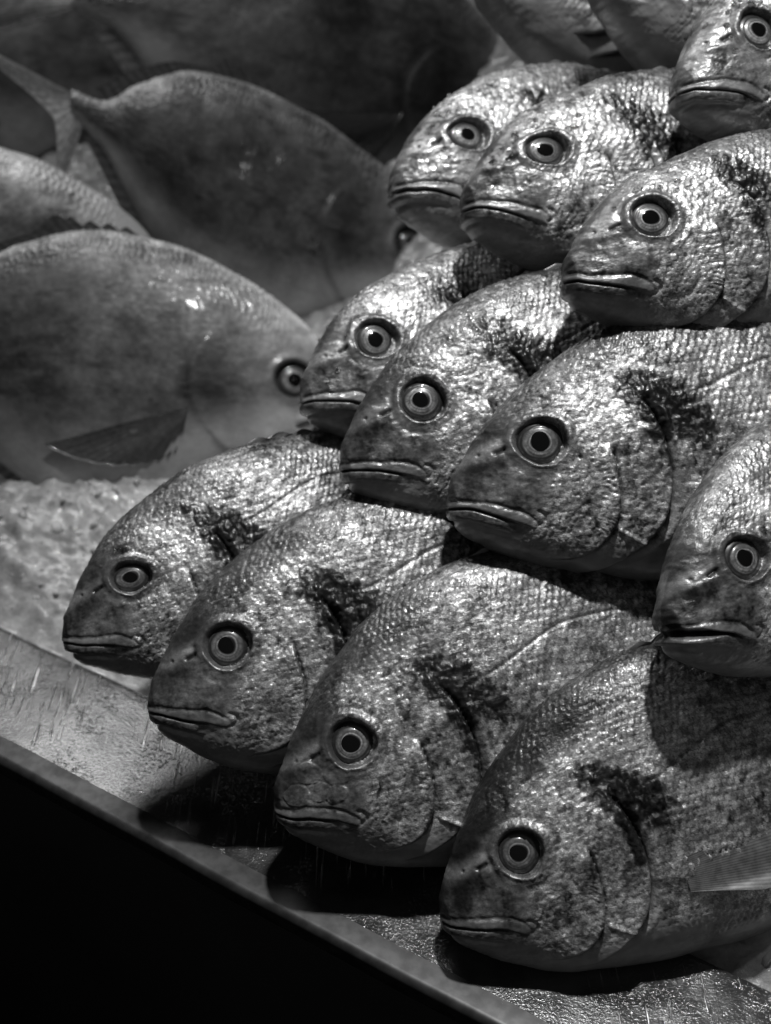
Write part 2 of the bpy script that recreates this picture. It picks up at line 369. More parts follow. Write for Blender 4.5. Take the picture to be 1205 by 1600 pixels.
def make_bream(name, seed, sz, side=1, topk=1., botk=1., bend=(0, 0), open_mouth=0., dark=1., res=1., yawbody=0., flat=1., blotch=1., loose=(), eyesq=1.):
    """returns the Empty with parts; local x snout->tail, y dorsal, z camera flank; units metres"""
    rs = random.Random(seed); H = UNIT*sz
    nu = int(430*res); nv = int(300*res); hid = 44
    xs = blunt_x(0, nu, 2.0, 3.35)
    nose = lambda x: np.sqrt(np.clip(x/.03, 0, 1))
    topf = lambda x: interp(x, [(a, b*(1+(topk-1)*min(1, a/.5))) for a, b in TOP])*(.35+.65*nose(x))-.0*x
    botf = lambda x: interp(x, [(a, b*(1+(botk-1)*min(1, a/.3))) for a, b in BOT])*(.35+.65*nose(x))
    widf = lambda x: interp(x, WID)*(.12+.88*nose(x))*flat
    X, Y, Z, phi = body_grid(nu, nv, hid, xs, topf, botf, widf, .20, side)
    N = normals(X, Y, Z, side)
    # arc length from ventral line for scale rows
    P = np.stack([X, Y, Z], -1); dl = np.linalg.norm(np.diff(P, axis=1, append=P[:, :1]), axis=-1)
    arc = np.cumsum(dl, 1)-dl; arc = arc-arc[:, [0]]
    ymid = np.argmin(np.abs(phi-math.pi/2)); arcc = arc[:, [ymid]]-arc
    x, y = X, Y
    fl = np.abs(np.sin(phi))[None, :]+0*X                         # 1 on flank
    d = np.zeros_like(X)
    s0 = seed*31
    wob = (fbm(x*7, y*7, s0, 2)-.5)
    # ---- region masks
    dop, sop, pop = seg_dist(x, y, OPERC); dpr, spr, ppr = seg_dist(x, y, PREOP)
    so = -sop; sp_ = -spr                                          # +1 in front of the edge
    front_op = (so > 0)
    th_ = np.arctan2(y-EYE[1], x-EYE[0]); eyed = np.hypot(x-EYE[0], (y-EYE[1])*1.04/eyesq)*1.17*(1+.035*np.cos(2*th_+rs.uniform(0, 3))+.03*np.sin(3*th_+rs.uniform(0, 6)))+.012*(fbm(x*16, y*16, s0+82, 2)-.5)
    belly = sst(-.17, -.31, y+.04*wob-.10*sst(.9, 1.5, x)*0)*sst(1.5, .9, x) # smooth chin, throat
    belly = np.maximum(belly, sst(-.3, -.40, y+.05*wob))
    snout = sst(.40, .26, x+.12*wob)*sst(.5, .3, y)   # naked snout before the eye
    subo = sst(.43, .34, x-.25*(y-.05)+.10*wob)*sst(.17, .10, y)                    # naked suborbital
    fore = sst(.0, .10, (y-(.30+.50*x)))*sst(.62, .35, x+.2*wob)                          # naked forehead
    body = sst(.84, .98, x+.2*np.clip(y-.2, 0, 1)+.03*wob)*(1-np.where(front_op, 1., 0.)*sst(.0, .01, dop)*sst(.44, .38, y))
    nape = sst(.02, .10, y-(.35+.28*np.minimum(x, 1.0)))*sst(.42, .6, x)
    body = np.maximum(body, nape)
    naked = np.clip(np.maximum.reduce([snout, subo*.95, fore*.7]), 0, 1)
    cheek = np.clip(1-body, 0, 1)*(1-naked)*(1-belly)
    # ---- scales
    wx = (fbm(x*5, arcc*5, s0+3, 2)-.5)*.03; wy = (fbm(x*5, arcc*5, s0+7, 2)-.5)*.03
    h1, r1, e1 = scales((x+wx)/.030, (arcc+wy)/.035, s0+11, .15)
    h2, r2, e2 = scales((x+wx*2)/.030, (arcc+wy*2)/.028, s0+23, .26)
    sb = body*(1-belly*.85); sc_ = cheek
    sv = fbm(x*9, arcc*9, s0+33, 3); d += sb*(h1-.5)*.0085*np.clip(.25+2.4*(sv-.28), .15, 1.6)*(.55+.9*r1)+sc_*(h2-.5)*.0062*(.4+1.1*r2)
    d += (fbm(x*22, arcc*22, s0+41, 3)-.5)*.0036*(1-belly)*(1-.5*naked)+(fbm(x*55, y*55, s0+45, 3)-.5)*.0040*naked+(fbm(x*14, y*26, s0+46, 2)-.5)*.007*naked
    d += (fbm(x*60, arcc*60, s0+43, 2)-.5)*.0028*(sc_+.4*sb)
    # body stripes / muscle lumps
    d += (fbm(x*3, y*4, s0+51, 2)-.5)*.03*sst(.1, .3, x)
    # ---- orbit
    ew = eyed+.030*(fbm(x*9, y*9, s0+81, 2)-.5)
    d += .014*np.exp(-((ew-.150)/.022)**2)*sst(-.5, .6, (y-EYE[1])/.15+.3)
    d += .005*np.exp(-((eyed-.130)/.010)**2)
    d -= .007*np.exp(-((ew-.178)/.020)**2)*(.6+wob)
    d -= .044*sst(.126, .106, eyed)
    # brow hollow, ridge from eye to snout
    dr, _, _ = seg_dist(x, y, [(.27, .20), (.2, .175), (.12, .165)])
    d += .005*np.exp(-(dr/.020)**2)
    dn, _, _ = seg_dist(x, y, [(.235, .222), (.215, .214), (.20, .208)])
    nost = np.exp(-(dn/.009)**2); d -= .012*nost
    dn2 = np.hypot((x-.135), (y-.205)); nost2 = np.exp(-(dn2/.007)**2); d -= .008*nost2
    d -= .012*np.exp(-(((x-.16)/.08)**2+((y-.09)/.07)**2))*fl
    # ---- mouth
    ph_ = rs.uniform(0, 6); ym = -.012-.20*x-.35*x*x+.008*np.sin(x*13+ph_)*sst(0, .1, x)
    dm = y-ym; mend = sst(.37, .335, x); 
    lipx = np.sqrt(np.clip(1-np.clip((x-.24)/.11, 0, 1)**2, 0, 1)); up_c = (.013+.048*np.clip(x, 0, .36))*(.3+.7*lipx)*(1+.5*(fbm(x*12, x*0+seed, s0+92, 2)-.5)); dm = dm+.010*(fbm(x*14, y*14, s0+91, 2)-.5)
    pq_ = np.clip((2*up_c-dm)/(2*up_c), 0, 1)
    ul = pq_**1.15*np.sqrt(np.clip(dm/.016, 0, 1))*(dm > 0)
    d += .012*ul*lipx*(1+.35*wob); ulm = sst(0, .25, ul)
    d -= .006*np.exp(-((dm-2*up_c-.006)/.010)**2)*sst(.38, .30, x)
    ll = np.sqrt(np.clip(1-((dm+.026)/.026)**2, 0, 1))*sst(.27, .16, x)
    d += .010*ll
    gap = .0045+.014*open_mouth*sst(.2, .05, x)
    slit = np.exp(-(dm/gap)**2)*sst(.30, .20, x); d -= (.018+.05*open_mouth)*slit
    d -= .012*np.exp(-((dm+.062)/.012)**2)*sst(.26, .12, x)
    # maxilla tip groove
    dmx = np.hypot(x-.345, (y-(-.012-.26*.345)-.02)*1.2); d -= .010*np.exp(-((dmx-.035)/.010)**2)*sst(.33, .36, x)
    # vertical wrinkles above lip
    d += .0012*(fbm(x*70, y*8, s0+93, 2)-.3)*2*1.0*subo*sst(.0, .06, dm-.06)*sst(.22, .1, dm-.06)
    # ---- preopercle
    nzz = fbm(x*20, y*20, s0+95, 2)
    ins = (sp_ > 0)
    edge_fade = sst(0, .08, ppr)*sst(1, .85, ppr)
    d += np.where(ins, .024*np.exp(-dpr/.07), -.020*np.exp(-dpr/.035))*edge_fade
    d -= .012*np.exp(-(dpr/.008)**2)*edge_fade
    stri = (.3+1.2*nzz)*np.where(ins, 1., 0.)*sst(.095, .05, dpr+.03*wob)*sst(.0, .012, dpr)*sst(.03, .15, ppr)*sst(.72, .5, ppr)
    d += .0015*np.sin(ppr*210+22*wob+8*nzz)*stri
    d -= .006*np.exp(-((dpr-.12+.03*wob)/.018)**2)*np.where(ins, 1, 0)*edge_fade
    # ---- operculum
    ino = (so > 0); ef = sst(0, .15, pop)*sst(1, .9, pop)
    d += np.where(ino, .030*np.exp(-dop/.10), -.034*np.exp(-dop/.06))*ef
    gro = np.exp(-(dop/.0085)**2)*ef
    d -= .022*gro
    clei = np.exp(-((dop-.045)/.022)**2)*np.where(ino, 0, 1)*ef*sst(.9, .7, pop); d += .012*clei
    # lower opercular plate line
    dq, _, pq = seg_dist(x, y, [(.69, -.155), (.74, -.185), (.80, -.215)]); d += .010*np.exp(-(dq/.009)**2); d -= .010*np.exp(-(np.clip(dq-.016, 0, 1)/.010)**2)*0
    # pectoral base
    db_ = np.hypot((x-1.05)/1.4, (y+.02)); d += .020*np.exp(-(db_/.055)**2)
    # lateral line
    lly = .40+.16*sst(.95, 1.5, x)-.42*sst(1.6, 3.2, x); lat = np.exp(-((y-lly)/.008)**2)*sst(.98, 1.05, x)
    d -= .007*lat
    # ---- big loose scales / wrinkles under blotch
    bx_ = .91+rs.uniform(-.03, .03); by_ = .37+rs.uniform(-.03, .03); bl = np.exp(-((((x-bx_)*.78+(y-by_)*-.62)/.23)**2+(((x-.91)*.62+(y-.37)*.78)/.105)**2))
    bl2 = np.exp(-((((x-.87+.12*(y-.2)))/.05)**2+((y-.20)/.19)**2))
    cr = np.abs(fbm(x*22, arcc*15, s0+61, 3)-.5)*2
    d += (cr-.25)*.030*np.clip(bl+bl2*.6, 0, 1)*(1-naked)
    nz = fbm(x*11, arcc*11, s0+71, 4); nf = fbm(x*48, arcc*34, s0+73, 3); lsm = np.zeros_like(x)
    for (lx, ly, lr) in loose:
        lw = np.hypot((x-lx)/lr, (y-ly)/(lr*.8))+.45*(fbm(x*16, y*16, 5, 2)-.5)
        d += (.0022+.0015*np.sin((x-lx)/lr*3+lx*40))*sst(1.0, .88, lw)-.001*np.exp(-((lw-1.05)/.10)**2); lsm = np.maximum(lsm, .5*np.exp(-((lw-.97)/.07)**2)*nf+.35*(lw < .95)*nz); 
    # apply
    d *= sst(0, .012, x)*.9+.1
    Xd = X+N[..., 0]*d; Yd = Y+N[..., 1]*d; Zd = Z+N[..., 2]*d
    # ---- tone
    nl = fbm(x*3.2, arcc*3.2, s0+77, 3)
    t = .36+.0*x
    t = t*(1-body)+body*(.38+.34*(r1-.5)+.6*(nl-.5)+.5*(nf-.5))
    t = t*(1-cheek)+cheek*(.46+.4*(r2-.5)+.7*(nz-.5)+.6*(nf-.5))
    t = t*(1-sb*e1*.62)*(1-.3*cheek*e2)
    t *= 1-.42*np.clip(cr*2.2, 0, 1)*0
    back = sst(.25, .9, (y-botf(xs)[:, None])/(topf(xs)-botf(xs)+1e-6)[:, None])
    t *= 1-.35*back*sst(.8, 1.2, x)*sst(.4, .9, (y/(topf(xs)[:, None]+1e-6)))
    # horizontal stripes on the body
    t *= 1-.18*sst(.2, .9, np.sin(arcc*46+wob*3))*sst(1.1, 1.6, x)*(1-belly)
    nv_ = fbm(x*40, y*7, s0+79, 3); nk = .15+.30*(nz-.5)+.16*(nf-.5)+.16*(nv_-.5)+.14*(fbm(x*95, y*95, s0+84, 2)-.5)+.25*np.clip(fbm(x*34, y*50, s0+85, 3)-.6, 0, 1)
    t = t*(1-naked)+naked*nk*(1.15-.25*dark)
    # dark top of head
    tpx = topf(xs)[:, None]; crown = sst(.27, .09, (tpx-y)+.10*wob+.10*(nz-.5))*sst(1.15, .75, x)*sst(.0, .1, x)
    crown = np.maximum(crown, .85*sst(.11, .03, (tpx-y)+.08*wob)*sst(1.9, 1.2, x))
    t = t*(1-np.clip(.66*crown*dark, 0, .88))
    # pale band between the eyes, brow patch
    band = np.exp(-((y-(.205+.42*(x-.2))-.03)/.028)**2)*sst(.33, .25, x)*sst(.02, .08, x)
    t = t+band*.22*(.4+nz)
    brow = np.exp(-(((x-.55)/.09)**2+((y-.44+.2*(x-.55))/.03)**2)); t = t+brow*.25*nz*2
    # pale ring
    t = t*(1-.6*sst(.20, .15, eyed))+.05*sst(.20, .15, eyed)
    t = t+.14*(nz+.3)*np.exp(-((ew-.158)/.014)**2)*sst(.02, -.06, y-EYE[1]+.05*wob)
    # lips, chin
    t = np.where(True, t*(1-ulm*lipx)+ulm*lipx*((.10+.22*nz)*(1.35-.62*min(dark, 1.4))+.08*(nf-.5)+.08*(nv_-.5)), t)
    bt = .31+.16*(nl-.5)+.14*(nz-.5)+.07*(nf-.5)-.25*np.clip(fbm(x*12, y*30, s0+86, 3)-.58, 0, 1)
    bm = np.maximum(belly, sst(-.02, -.06, dm)*sst(.46, .36, x))
    t = t*(1-bm)+bm*bt
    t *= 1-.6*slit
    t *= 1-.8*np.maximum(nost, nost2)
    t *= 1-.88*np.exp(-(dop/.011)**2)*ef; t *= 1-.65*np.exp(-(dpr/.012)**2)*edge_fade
    t = t+.14*clei*(1-bm)
    blm = np.clip((bl*1.5+bl2*.7)*(.55+1.2*cr+.9*(nf-.5))*1.25*blotch, 0, 1)*(1-naked)
    t *= 1-.94*sst(.30, .75, blm)
    # rusty/dark lower patch of operculum
    ops = np.exp(-(((x-.82)/.06)**2+((y-.10)/.14)**2)); t *= 1-.6*ops*sst(.40, .56, nz)
    t *= 1-.45*lat*(1-naked)
    t = t*(1+.9*lsm)
    t = np.clip(t*.84, .010, .9)
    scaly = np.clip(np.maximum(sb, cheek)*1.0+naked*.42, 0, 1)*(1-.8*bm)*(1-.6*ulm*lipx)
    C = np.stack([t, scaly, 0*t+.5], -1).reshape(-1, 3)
    # ---- bend
    def bendf(Xb, Yb, Zb):
        q = np.clip(Xb-.7, 0, 9)
        return Xb, Yb+bend[1]*q*q, Zb-bend[0]*q*q*side
    Xd, Yd, Zd = bendf(Xd, Yd, Zd)
    V = np.stack([Xd, Yd, Zd], -1)*H
    nvt = V.shape[1]; F = grid_faces(nu, nvt, True)
    if side < 0: F = F[:, ::-1]
    # close nose and tail with fans of quads collapsing to a point
    Vf = V.reshape(-1, 3); c0 = Vf[:nvt].mean(0); c1 = Vf[-nvt:].mean(0); n0 = len(Vf)
    Vf = np.vstack([Vf, c0+[-.002*H, 0, 0], c1]); C = np.vstack([C, C[0], C[-1]])
    j = np.arange(0, nvt, 2); cap0 = np.stack([np.full_like(j, n0), j, (j+1) % nvt, (j+2) % nvt], -1)
    b0 = (nu-1)*nvt; cap1 = np.stack([np.full_like(j, n0+1), b0+(j+2) % nvt, b0+(j+1) % nvt, b0+j], -1)
    if side < 0: cap0 = cap0[:, ::-1]; cap1 = cap1[:, ::-1]
    F = np.vstack([F, cap0, cap1])
    root = bpy.data.objects.new(name, None); col.objects.link(root)
    mesh_obj('body', Vf, F, M_BREAM, root, colr=C)
    zeye = float(np.interp(0, [0], [0]))
    # surface z at the eye on both flanks
    iu = np.argmin(np.abs(xs-EYE[0])); colY = Y[iu, :nv]; iv = np.argmin(np.abs(colY-EYE[1])); zs = abs(Z[iu, iv])
    nrm = N[iu, iv]
    for sd in (1, -1):
        eye(root, (EYE[0]*H, EYE[1]*H, (zs-.040)*H*sd), (nrm[0], nrm[1], abs(nrm[2])*sd), .099*H, seed+sd, sq=eyesq)
    fins_bream(root, H, side, xs, topf, botf, bendf, seed)
    return root, Vector((EYE[0]*H, EYE[1]*H, zs*H*side))

def eye(root, loc, nrm, r, seed, iris=1., sq=1.):
    rs = random.Random(seed); nr, na = 34, 72
    a = np.linspace(0, 2*math.pi, na, endpoint=False)[None, :]; q = np.linspace(0, 1, nr)[:, None]
    rad = q*r; x = rad*np.cos(a); y = rad*np.sin(a)*.97*sq
    z = .46*r*(np.sqrt(np.clip(1-(q*.93)**2, 0, 1))-.37)+0*a
    z = z-.03*r*np.exp(-((q-.68)/.05)**2)
    V = np.stack([x, y, z+0*x], -1)
    ox, oy = rs.uniform(-.05, .03), rs.uniform(-.05, .02)
    q0 = q; q = np.hypot(q*np.cos(a)*(1+rs.uniform(-.03, .03))-ox*(1-q), q*np.sin(a)*(1+rs.uniform(0, .06))-oy*(1-q))+.018*np.cos(3*a+rs.uniform(0, 6))*(q > .3)
    n = .6*fbm(3*np.cos(a)+0*q+5*q, 3*np.sin(a)+0*q, seed, 3)+.4*fbm(14*np.cos(a)+2*q, 14*np.sin(a)+0*q, seed+7, 2); n = np.clip(.5+(n-.5)*2.2, 0, 1.1)
    ph = rs.uniform(-.5, .5)
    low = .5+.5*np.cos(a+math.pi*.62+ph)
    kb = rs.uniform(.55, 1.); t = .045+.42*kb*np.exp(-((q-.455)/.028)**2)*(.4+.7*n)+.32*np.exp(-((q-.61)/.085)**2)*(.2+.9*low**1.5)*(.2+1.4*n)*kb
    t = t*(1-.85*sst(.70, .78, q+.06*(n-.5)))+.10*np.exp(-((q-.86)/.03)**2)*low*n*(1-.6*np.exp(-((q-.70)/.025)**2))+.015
    t = t*sst(.36, .42, q)
    C = np.stack([t+0*a, 0*a+0*q, 0*a+0*q], -1).reshape(-1, 3)
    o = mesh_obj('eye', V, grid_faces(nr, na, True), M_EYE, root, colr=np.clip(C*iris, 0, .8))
    nz = Vector(nrm).normalized(); nz = (nz*1+Vector((0, 0, math.copysign(.5, nrm[2])))).normalized()
    xa = Vector((1, 0, 0)); ya = nz.cross(xa).normalized(); xa = ya.cross(nz).normalized()
    if ya.y < 0: ya = -ya; xa = -xa
    o.matrix_local = Matrix.Translation(loc) @ Matrix((xa, ya, nz)).transposed().to_4x4()
    rp = .405*r*rs.uniform(.92, 1.05); k = 14
    q = np.linspace(0, 1, k)[:, None]; zz = np.interp(q.ravel()*.415, np.linspace(0, 1, nr), z[:, 0])[:, None]
    ex = 1+.05*np.cos(2*a+rs.uniform(0, 3))+.06*np.cos(a-math.pi*.9+rs.uniform(-.4, .4))
    V = np.stack([q*rp*np.cos(a)*ex+ox*r*.6, q*rp*np.sin(a)*ex*sq+oy*r*.6, zz+.012*r*(1-q**6)+0*a], -1)
    mesh_obj('pupil', V, grid_faces(k, na, True), M_PUPIL, o)

def fin_sheet(name, root, P0, P1, mat, rays, thick, tone=.2, seed=0, wav=.0, rows=26, dirz=(0, 0, 1)):
    """P0, P1: base and tip polylines (n,3); a thin ribbed closed sheet"""
    P0 = np.array(P0, float); P1 = np.array(P1, float); n = len(P0)
    v = np.linspace(0, 1, rows)[:, None, None]
    mid = P0[None]*(1-v)+P1[None]*v
    u = np.linspace(0, 1, n)[None, :]; vv = v[..., 0]
    rib = np.cos(u*rays*2*math.pi)+0*vv
    off = wav*np.sin(u*9+vv*3+seed)*vv
    th = thick*(1-.75*vv)*(.45+.55*(.5+.5*rib))+.00008
    dz = np.array(dirz, float)
    A = mid+dz*(off+th)[..., None]; B = mid+dz*(off-th)[..., None]
    tn = tone*(.55+.6*(.5+.5*rib))*(.75+.5*fbm(u*rays*.7+0*vv, vv*5+0*u, seed, 3))
    C = np.stack([tn, 0*tn, 0*tn], -1)
    nn = rows*n; F = grid_faces(rows, n)
    per = []
    for j in range(n-1): per += [(j+1, j, nn+j, nn+j+1), ((rows-1)*n+j, (rows-1)*n+j+1, nn+(rows-1)*n+j+1, nn+(rows-1)*n+j)]
    for i in range(rows-1): per += [(i*n, (i+1)*n, nn+(i+1)*n, nn+i*n), ((i+1)*n+n-1, i*n+n-1, nn+i*n+n-1, nn+(i+1)*n+n-1)]
    F = np.vstack([F, F[:, ::-1]+nn, np.array(per)])
    return mesh_obj(name, np.vstack([A.reshape(-1, 3), B.reshape(-1, 3)]), F, mat, root, colr=np.clip(np.vstack([C.reshape(-1, 3)]*2), 0, .8))

def fins_bream(root, H, side, xs, topf, botf, bendf, seed):
    def B(x, y, z):
        a, b, c = bendf(np.array(x, float), np.array(y, float), np.array(z, float)); return np.stack([a, b, c], -1)*H
    n = 90; u = np.linspace(0, 1, n)
    x = 1.0+1.75*u; yb = topf(x)-.02
    fold = .05+.05*np.abs(np.sin(u*13*math.pi))*(1-u*.6)
    fin_sheet('dorsal_fin', root, B(x, yb, 0*x), B(x+.13, yb+fold*.55, .012*np.sin(u*20)), M_FIN, 22, .004*H, .16, seed)
    x = 1.9+.85*u; yb = botf(x)+.02
    fin_sheet('anal_fin', root, B(x, yb, 0*x), B(x+.10, yb-.05-.05*np.sin(u*math.pi), 0*x), M_FIN, 12, .004*H, .2, seed)
    # tail
    u = np.linspace(-1, 1, 70)
    x0 = 3.28+0*u; y0 = .09+.085*u; x1 = 3.62+.42*np.abs(u)**1.3; y1 = .09+.62*u
    fin_sheet('tail_fin', root, B(x0, y0, 0*u), B(x1, y1, .02*np.sin(u*6)), M_FIN, 18, .012*H, .16, seed, rows=40)
    # pectoral fins (long, lying back on the flank) and pelvic
    for sd in (1, -1):
        u = np.linspace(0, 1, 60); z0 = .298*sd
        x0 = 1.06+.01*u; y0 = .045-.15*u
        L = .95*(1-u)**.9+.32
        ang = .10-.30*u
        x1 = x0+L*np.cos(ang); y1 = y0+L*np.sin(ang)
        zz = z0+sd*(.012+.010*np.sin(u*8))
        o = fin_sheet('pectoral_fin', root, B(x0, y0, z0+0*u), B(x1, y1, zz-.03*sd*(1-u)+.035*sd), M_FINP, 20, .003*H, .20, seed+3, wav=.010*H, rows=40)
        x0 = 1.10+.10*u; y0 = -.36-.0*u; x1 = x0+.42-.16*u; y1 = y0-.02+.05*u*0
        fin_sheet('pelvic_fin', root, B(x0, y0, .13*sd+0*u), B(x1, y1-.04, (.16-.08*u)*sd), M_FIN, 6, .006*H, .25, seed+5)

def place(root, anchor, px, py, t, roll, yaw, tilt, face=1):
    Rc = Matrix((RIGHT, UP, -FWD)).transposed()
    Rl = Matrix.Rotation(R(roll), 3, 'Z') @ Matrix.Rotation(R(yaw), 3, 'Y') @ Matrix.Rotation(R(tilt), 3, 'X')
    M = Rc @ Rl
    p = ray_pt(px, py, t)-M @ anchor
    root.matrix_world = Matrix.Translation(p) @ M.to_4x4()

def droplets(root, seed, n, H, cx=.39, cy=.24, r0=.14, r1=.3):
    """beads of water on the skin of the camera flank round the eye"""
    body = [c for c in root.children if c.name.startswith('body')][0]; me = body.data
    co = np.empty(len(me.vertices)*3, np.float32); me.vertices.foreach_get('co', co); co = co.reshape(-1, 3)
    rs = random.Random(seed); V = []; Fc = []
    ia = np.linspace(0, 2*math.pi, 12, endpoint=False)
    for k in range(n):
        a = rs.uniform(.1, 1.1)*math.pi if rs.random() < .6 else rs.uniform(0, 2*math.pi); rr = rs.uniform(r0, r0+.03) if rs.random() < .5 else rs.uniform(r0, r1)
        p = np.array([(cx+rr*math.cos(a))*H, (cy+rr*math.sin(a))*H])
        m = co[:, 2] > 0; dd = np.hypot(co[:, 0]-p[0], co[:, 1]-p[1])+(~m)*9; q = co[np.argmin(dd)]
        R_ = rs.uniform(.008, .018)*H; ex = rs.choice([1, 1, 1.6])
        b = len(V)
        for lat in np.linspace(0, math.pi*.62, 7):
            for t in ia: V.append((q[0]+R_*math.sin(lat)*math.cos(t)*ex, q[1]+R_*math.sin(lat)*math.sin(t), q[2]+R_*.75*math.cos(lat)-.1*R_))
        F = grid_faces(7, 12, True)+b; Fc.append(F)
    o = mesh_obj('water_beads', V, np.vstack(Fc), M_WATER, root); o['kind'] = 'stuff'
M_WATER = plain('water', 1, .02, 0, 0); M_WATER.node_tree.nodes['Principled BSDF'].inputs['Transmission Weight'].default_value = 1
M_WATER.node_tree.nodes['Principled BSDF'].inputs['IOR'].default_value = 1.33

BREAM_ROWS = 'gilded bream laid in overlapping rows'
# name, eye pixel, depth, size, roll, yaw, tilt, extras, label
BREAM = [
 ('D', 814, 1334, 0.452, 1, 14, 8, 0, dict(topk=1.10, botk=1.18, dark=1.4), 'large bream nearest the camera at the lower right corner, dark face, pectoral fin showing'),
 ('C', 552, 1162, 0.473, 1.04, 12, 10, 0, dict(topk=1.08, botk=1.2, dark=1.1, loose=((.175, .15, .062), (.29, .125, .058), (.20, .065, .055), (.275, .04, .05), (.105, .06, .058))), 'front row bream with loose round scales stuck on its snout above the mouth'),
 ('B', 358, 1010, 0.495, 1.075, 8, 12, 0, dict(topk=1.0, botk=1.2, dark=1.1), 'second front row bream from the bare ice, its whole snout over the steel edge'),
 ('A', 206, 902, 0.518, 1, 12, 16, 0, dict(topk=.94, dark=.9, eyesq=.76, blotch=.9), 'smallest looking front row bream beside the bare crushed ice, chin over the steel edge'),
 ('F', 847, 690, 0.485, 1.12, 4, 6, 0, dict(topk=.94, dark=1.05), 'big bream at centre right of the heap, full flank seen, thick lips'),
 ('E', 662, 625, 0.512, 1.105, 9, 12, 0, dict(topk=.93, dark=1., blotch=1.1, eyesq=.95), 'middle row bream between the big central one and the one nosing the silver fish'),
 ('G', 590, 530, 0.55, 1.05, 10, 24, 0, dict(topk=.86, dark=.5, blotch=.75), 'middle row bream whose lips touch the eye of the smooth silver fish'),
 ('H', 1170, 872, 0.442, 0.97, 12, 30, 0, dict(topk=1.0, dark=.7, open_mouth=1.), 'bream cut by the right edge halfway up, mouth slightly open, above the nearest bream'),
 ('I', 1022, 340, 0.492, 1.035, 5, 16, 0, dict(topk=.82, botk=.92, dark=.8, blotch=.85, eyesq=.94), 'upper row bream on the right above the big central one, thick pale lips'),
 ('J', 857, 233, 0.545, 1.1, 5, 20, 0, dict(topk=.85, dark=.7, blotch=.8, eyesq=.85), 'upper row bream in the middle with water beads above its eye'),
 ('K', 735, 210, 0.59, 1.115, 8, 30, 0, dict(topk=.86, dark=.3, blotch=.6, open_mouth=.35, eyesq=.9), 'upper row bream farthest left, its lips over the silver fish with a dark ringed eye'),
 ('S', 905, -135, .660, 1.5, -4, 20, 0, dict(topk=.9, botk=1.25, dark=.4), 'bream at the top, only its dark smooth chin showing left of another chin'),
 ('T', 1090, -120, .590, 1.30, -8, 20, 0, dict(topk=.9, botk=1.25, dark=.4), 'bream at the top right, only its throat and bright cheek showing beside the corner bream'),
 ('L', 1190, 45, 0.525, 1.06, 8, 26, 0, dict(topk=.9, dark=.4), 'wet shiny bream cut by the top right corner, mouth closed'),
]

# ------------------------------------------------------------------ smooth silver fish (pompano kind)
PTOP = [(0, .05), (.02, .18), (.06, .30), (.15, .43), (.28, .55), (.645, .79), (1.1, 1.01), (1.65, 1.10), (2.2, .98), (2.65, .60), (2.95, .25), (3.2, .16)]
PBOT = [(0, -.08), (.02, -.16), (.06, -.24), (.15, -.33), (.3, -.42), (.74, -.62), (1.4, -.88), (1.9, -.82), (2.5, -.42), (2.95, -.08), (3.2, -.02)]
PWID = [(0, .05), (.05, .13), (.2, .20), (.5, .28), (1.0, .36), (1.6, .36), (2.3, .24), (3.0, .07), (3.2, .045)]
PEYE = (.25, 0.)
POP = [(.74, .40), (.92, .22), (1.0, .02), (.98, -.16), (.88, -.36), (.70, -.52), (.52, -.50)]
PPRE = [(.50, .22), (.62, .08), (.66, -.10), (.60, -.28), (.46, -.38), (.34, -.36)]
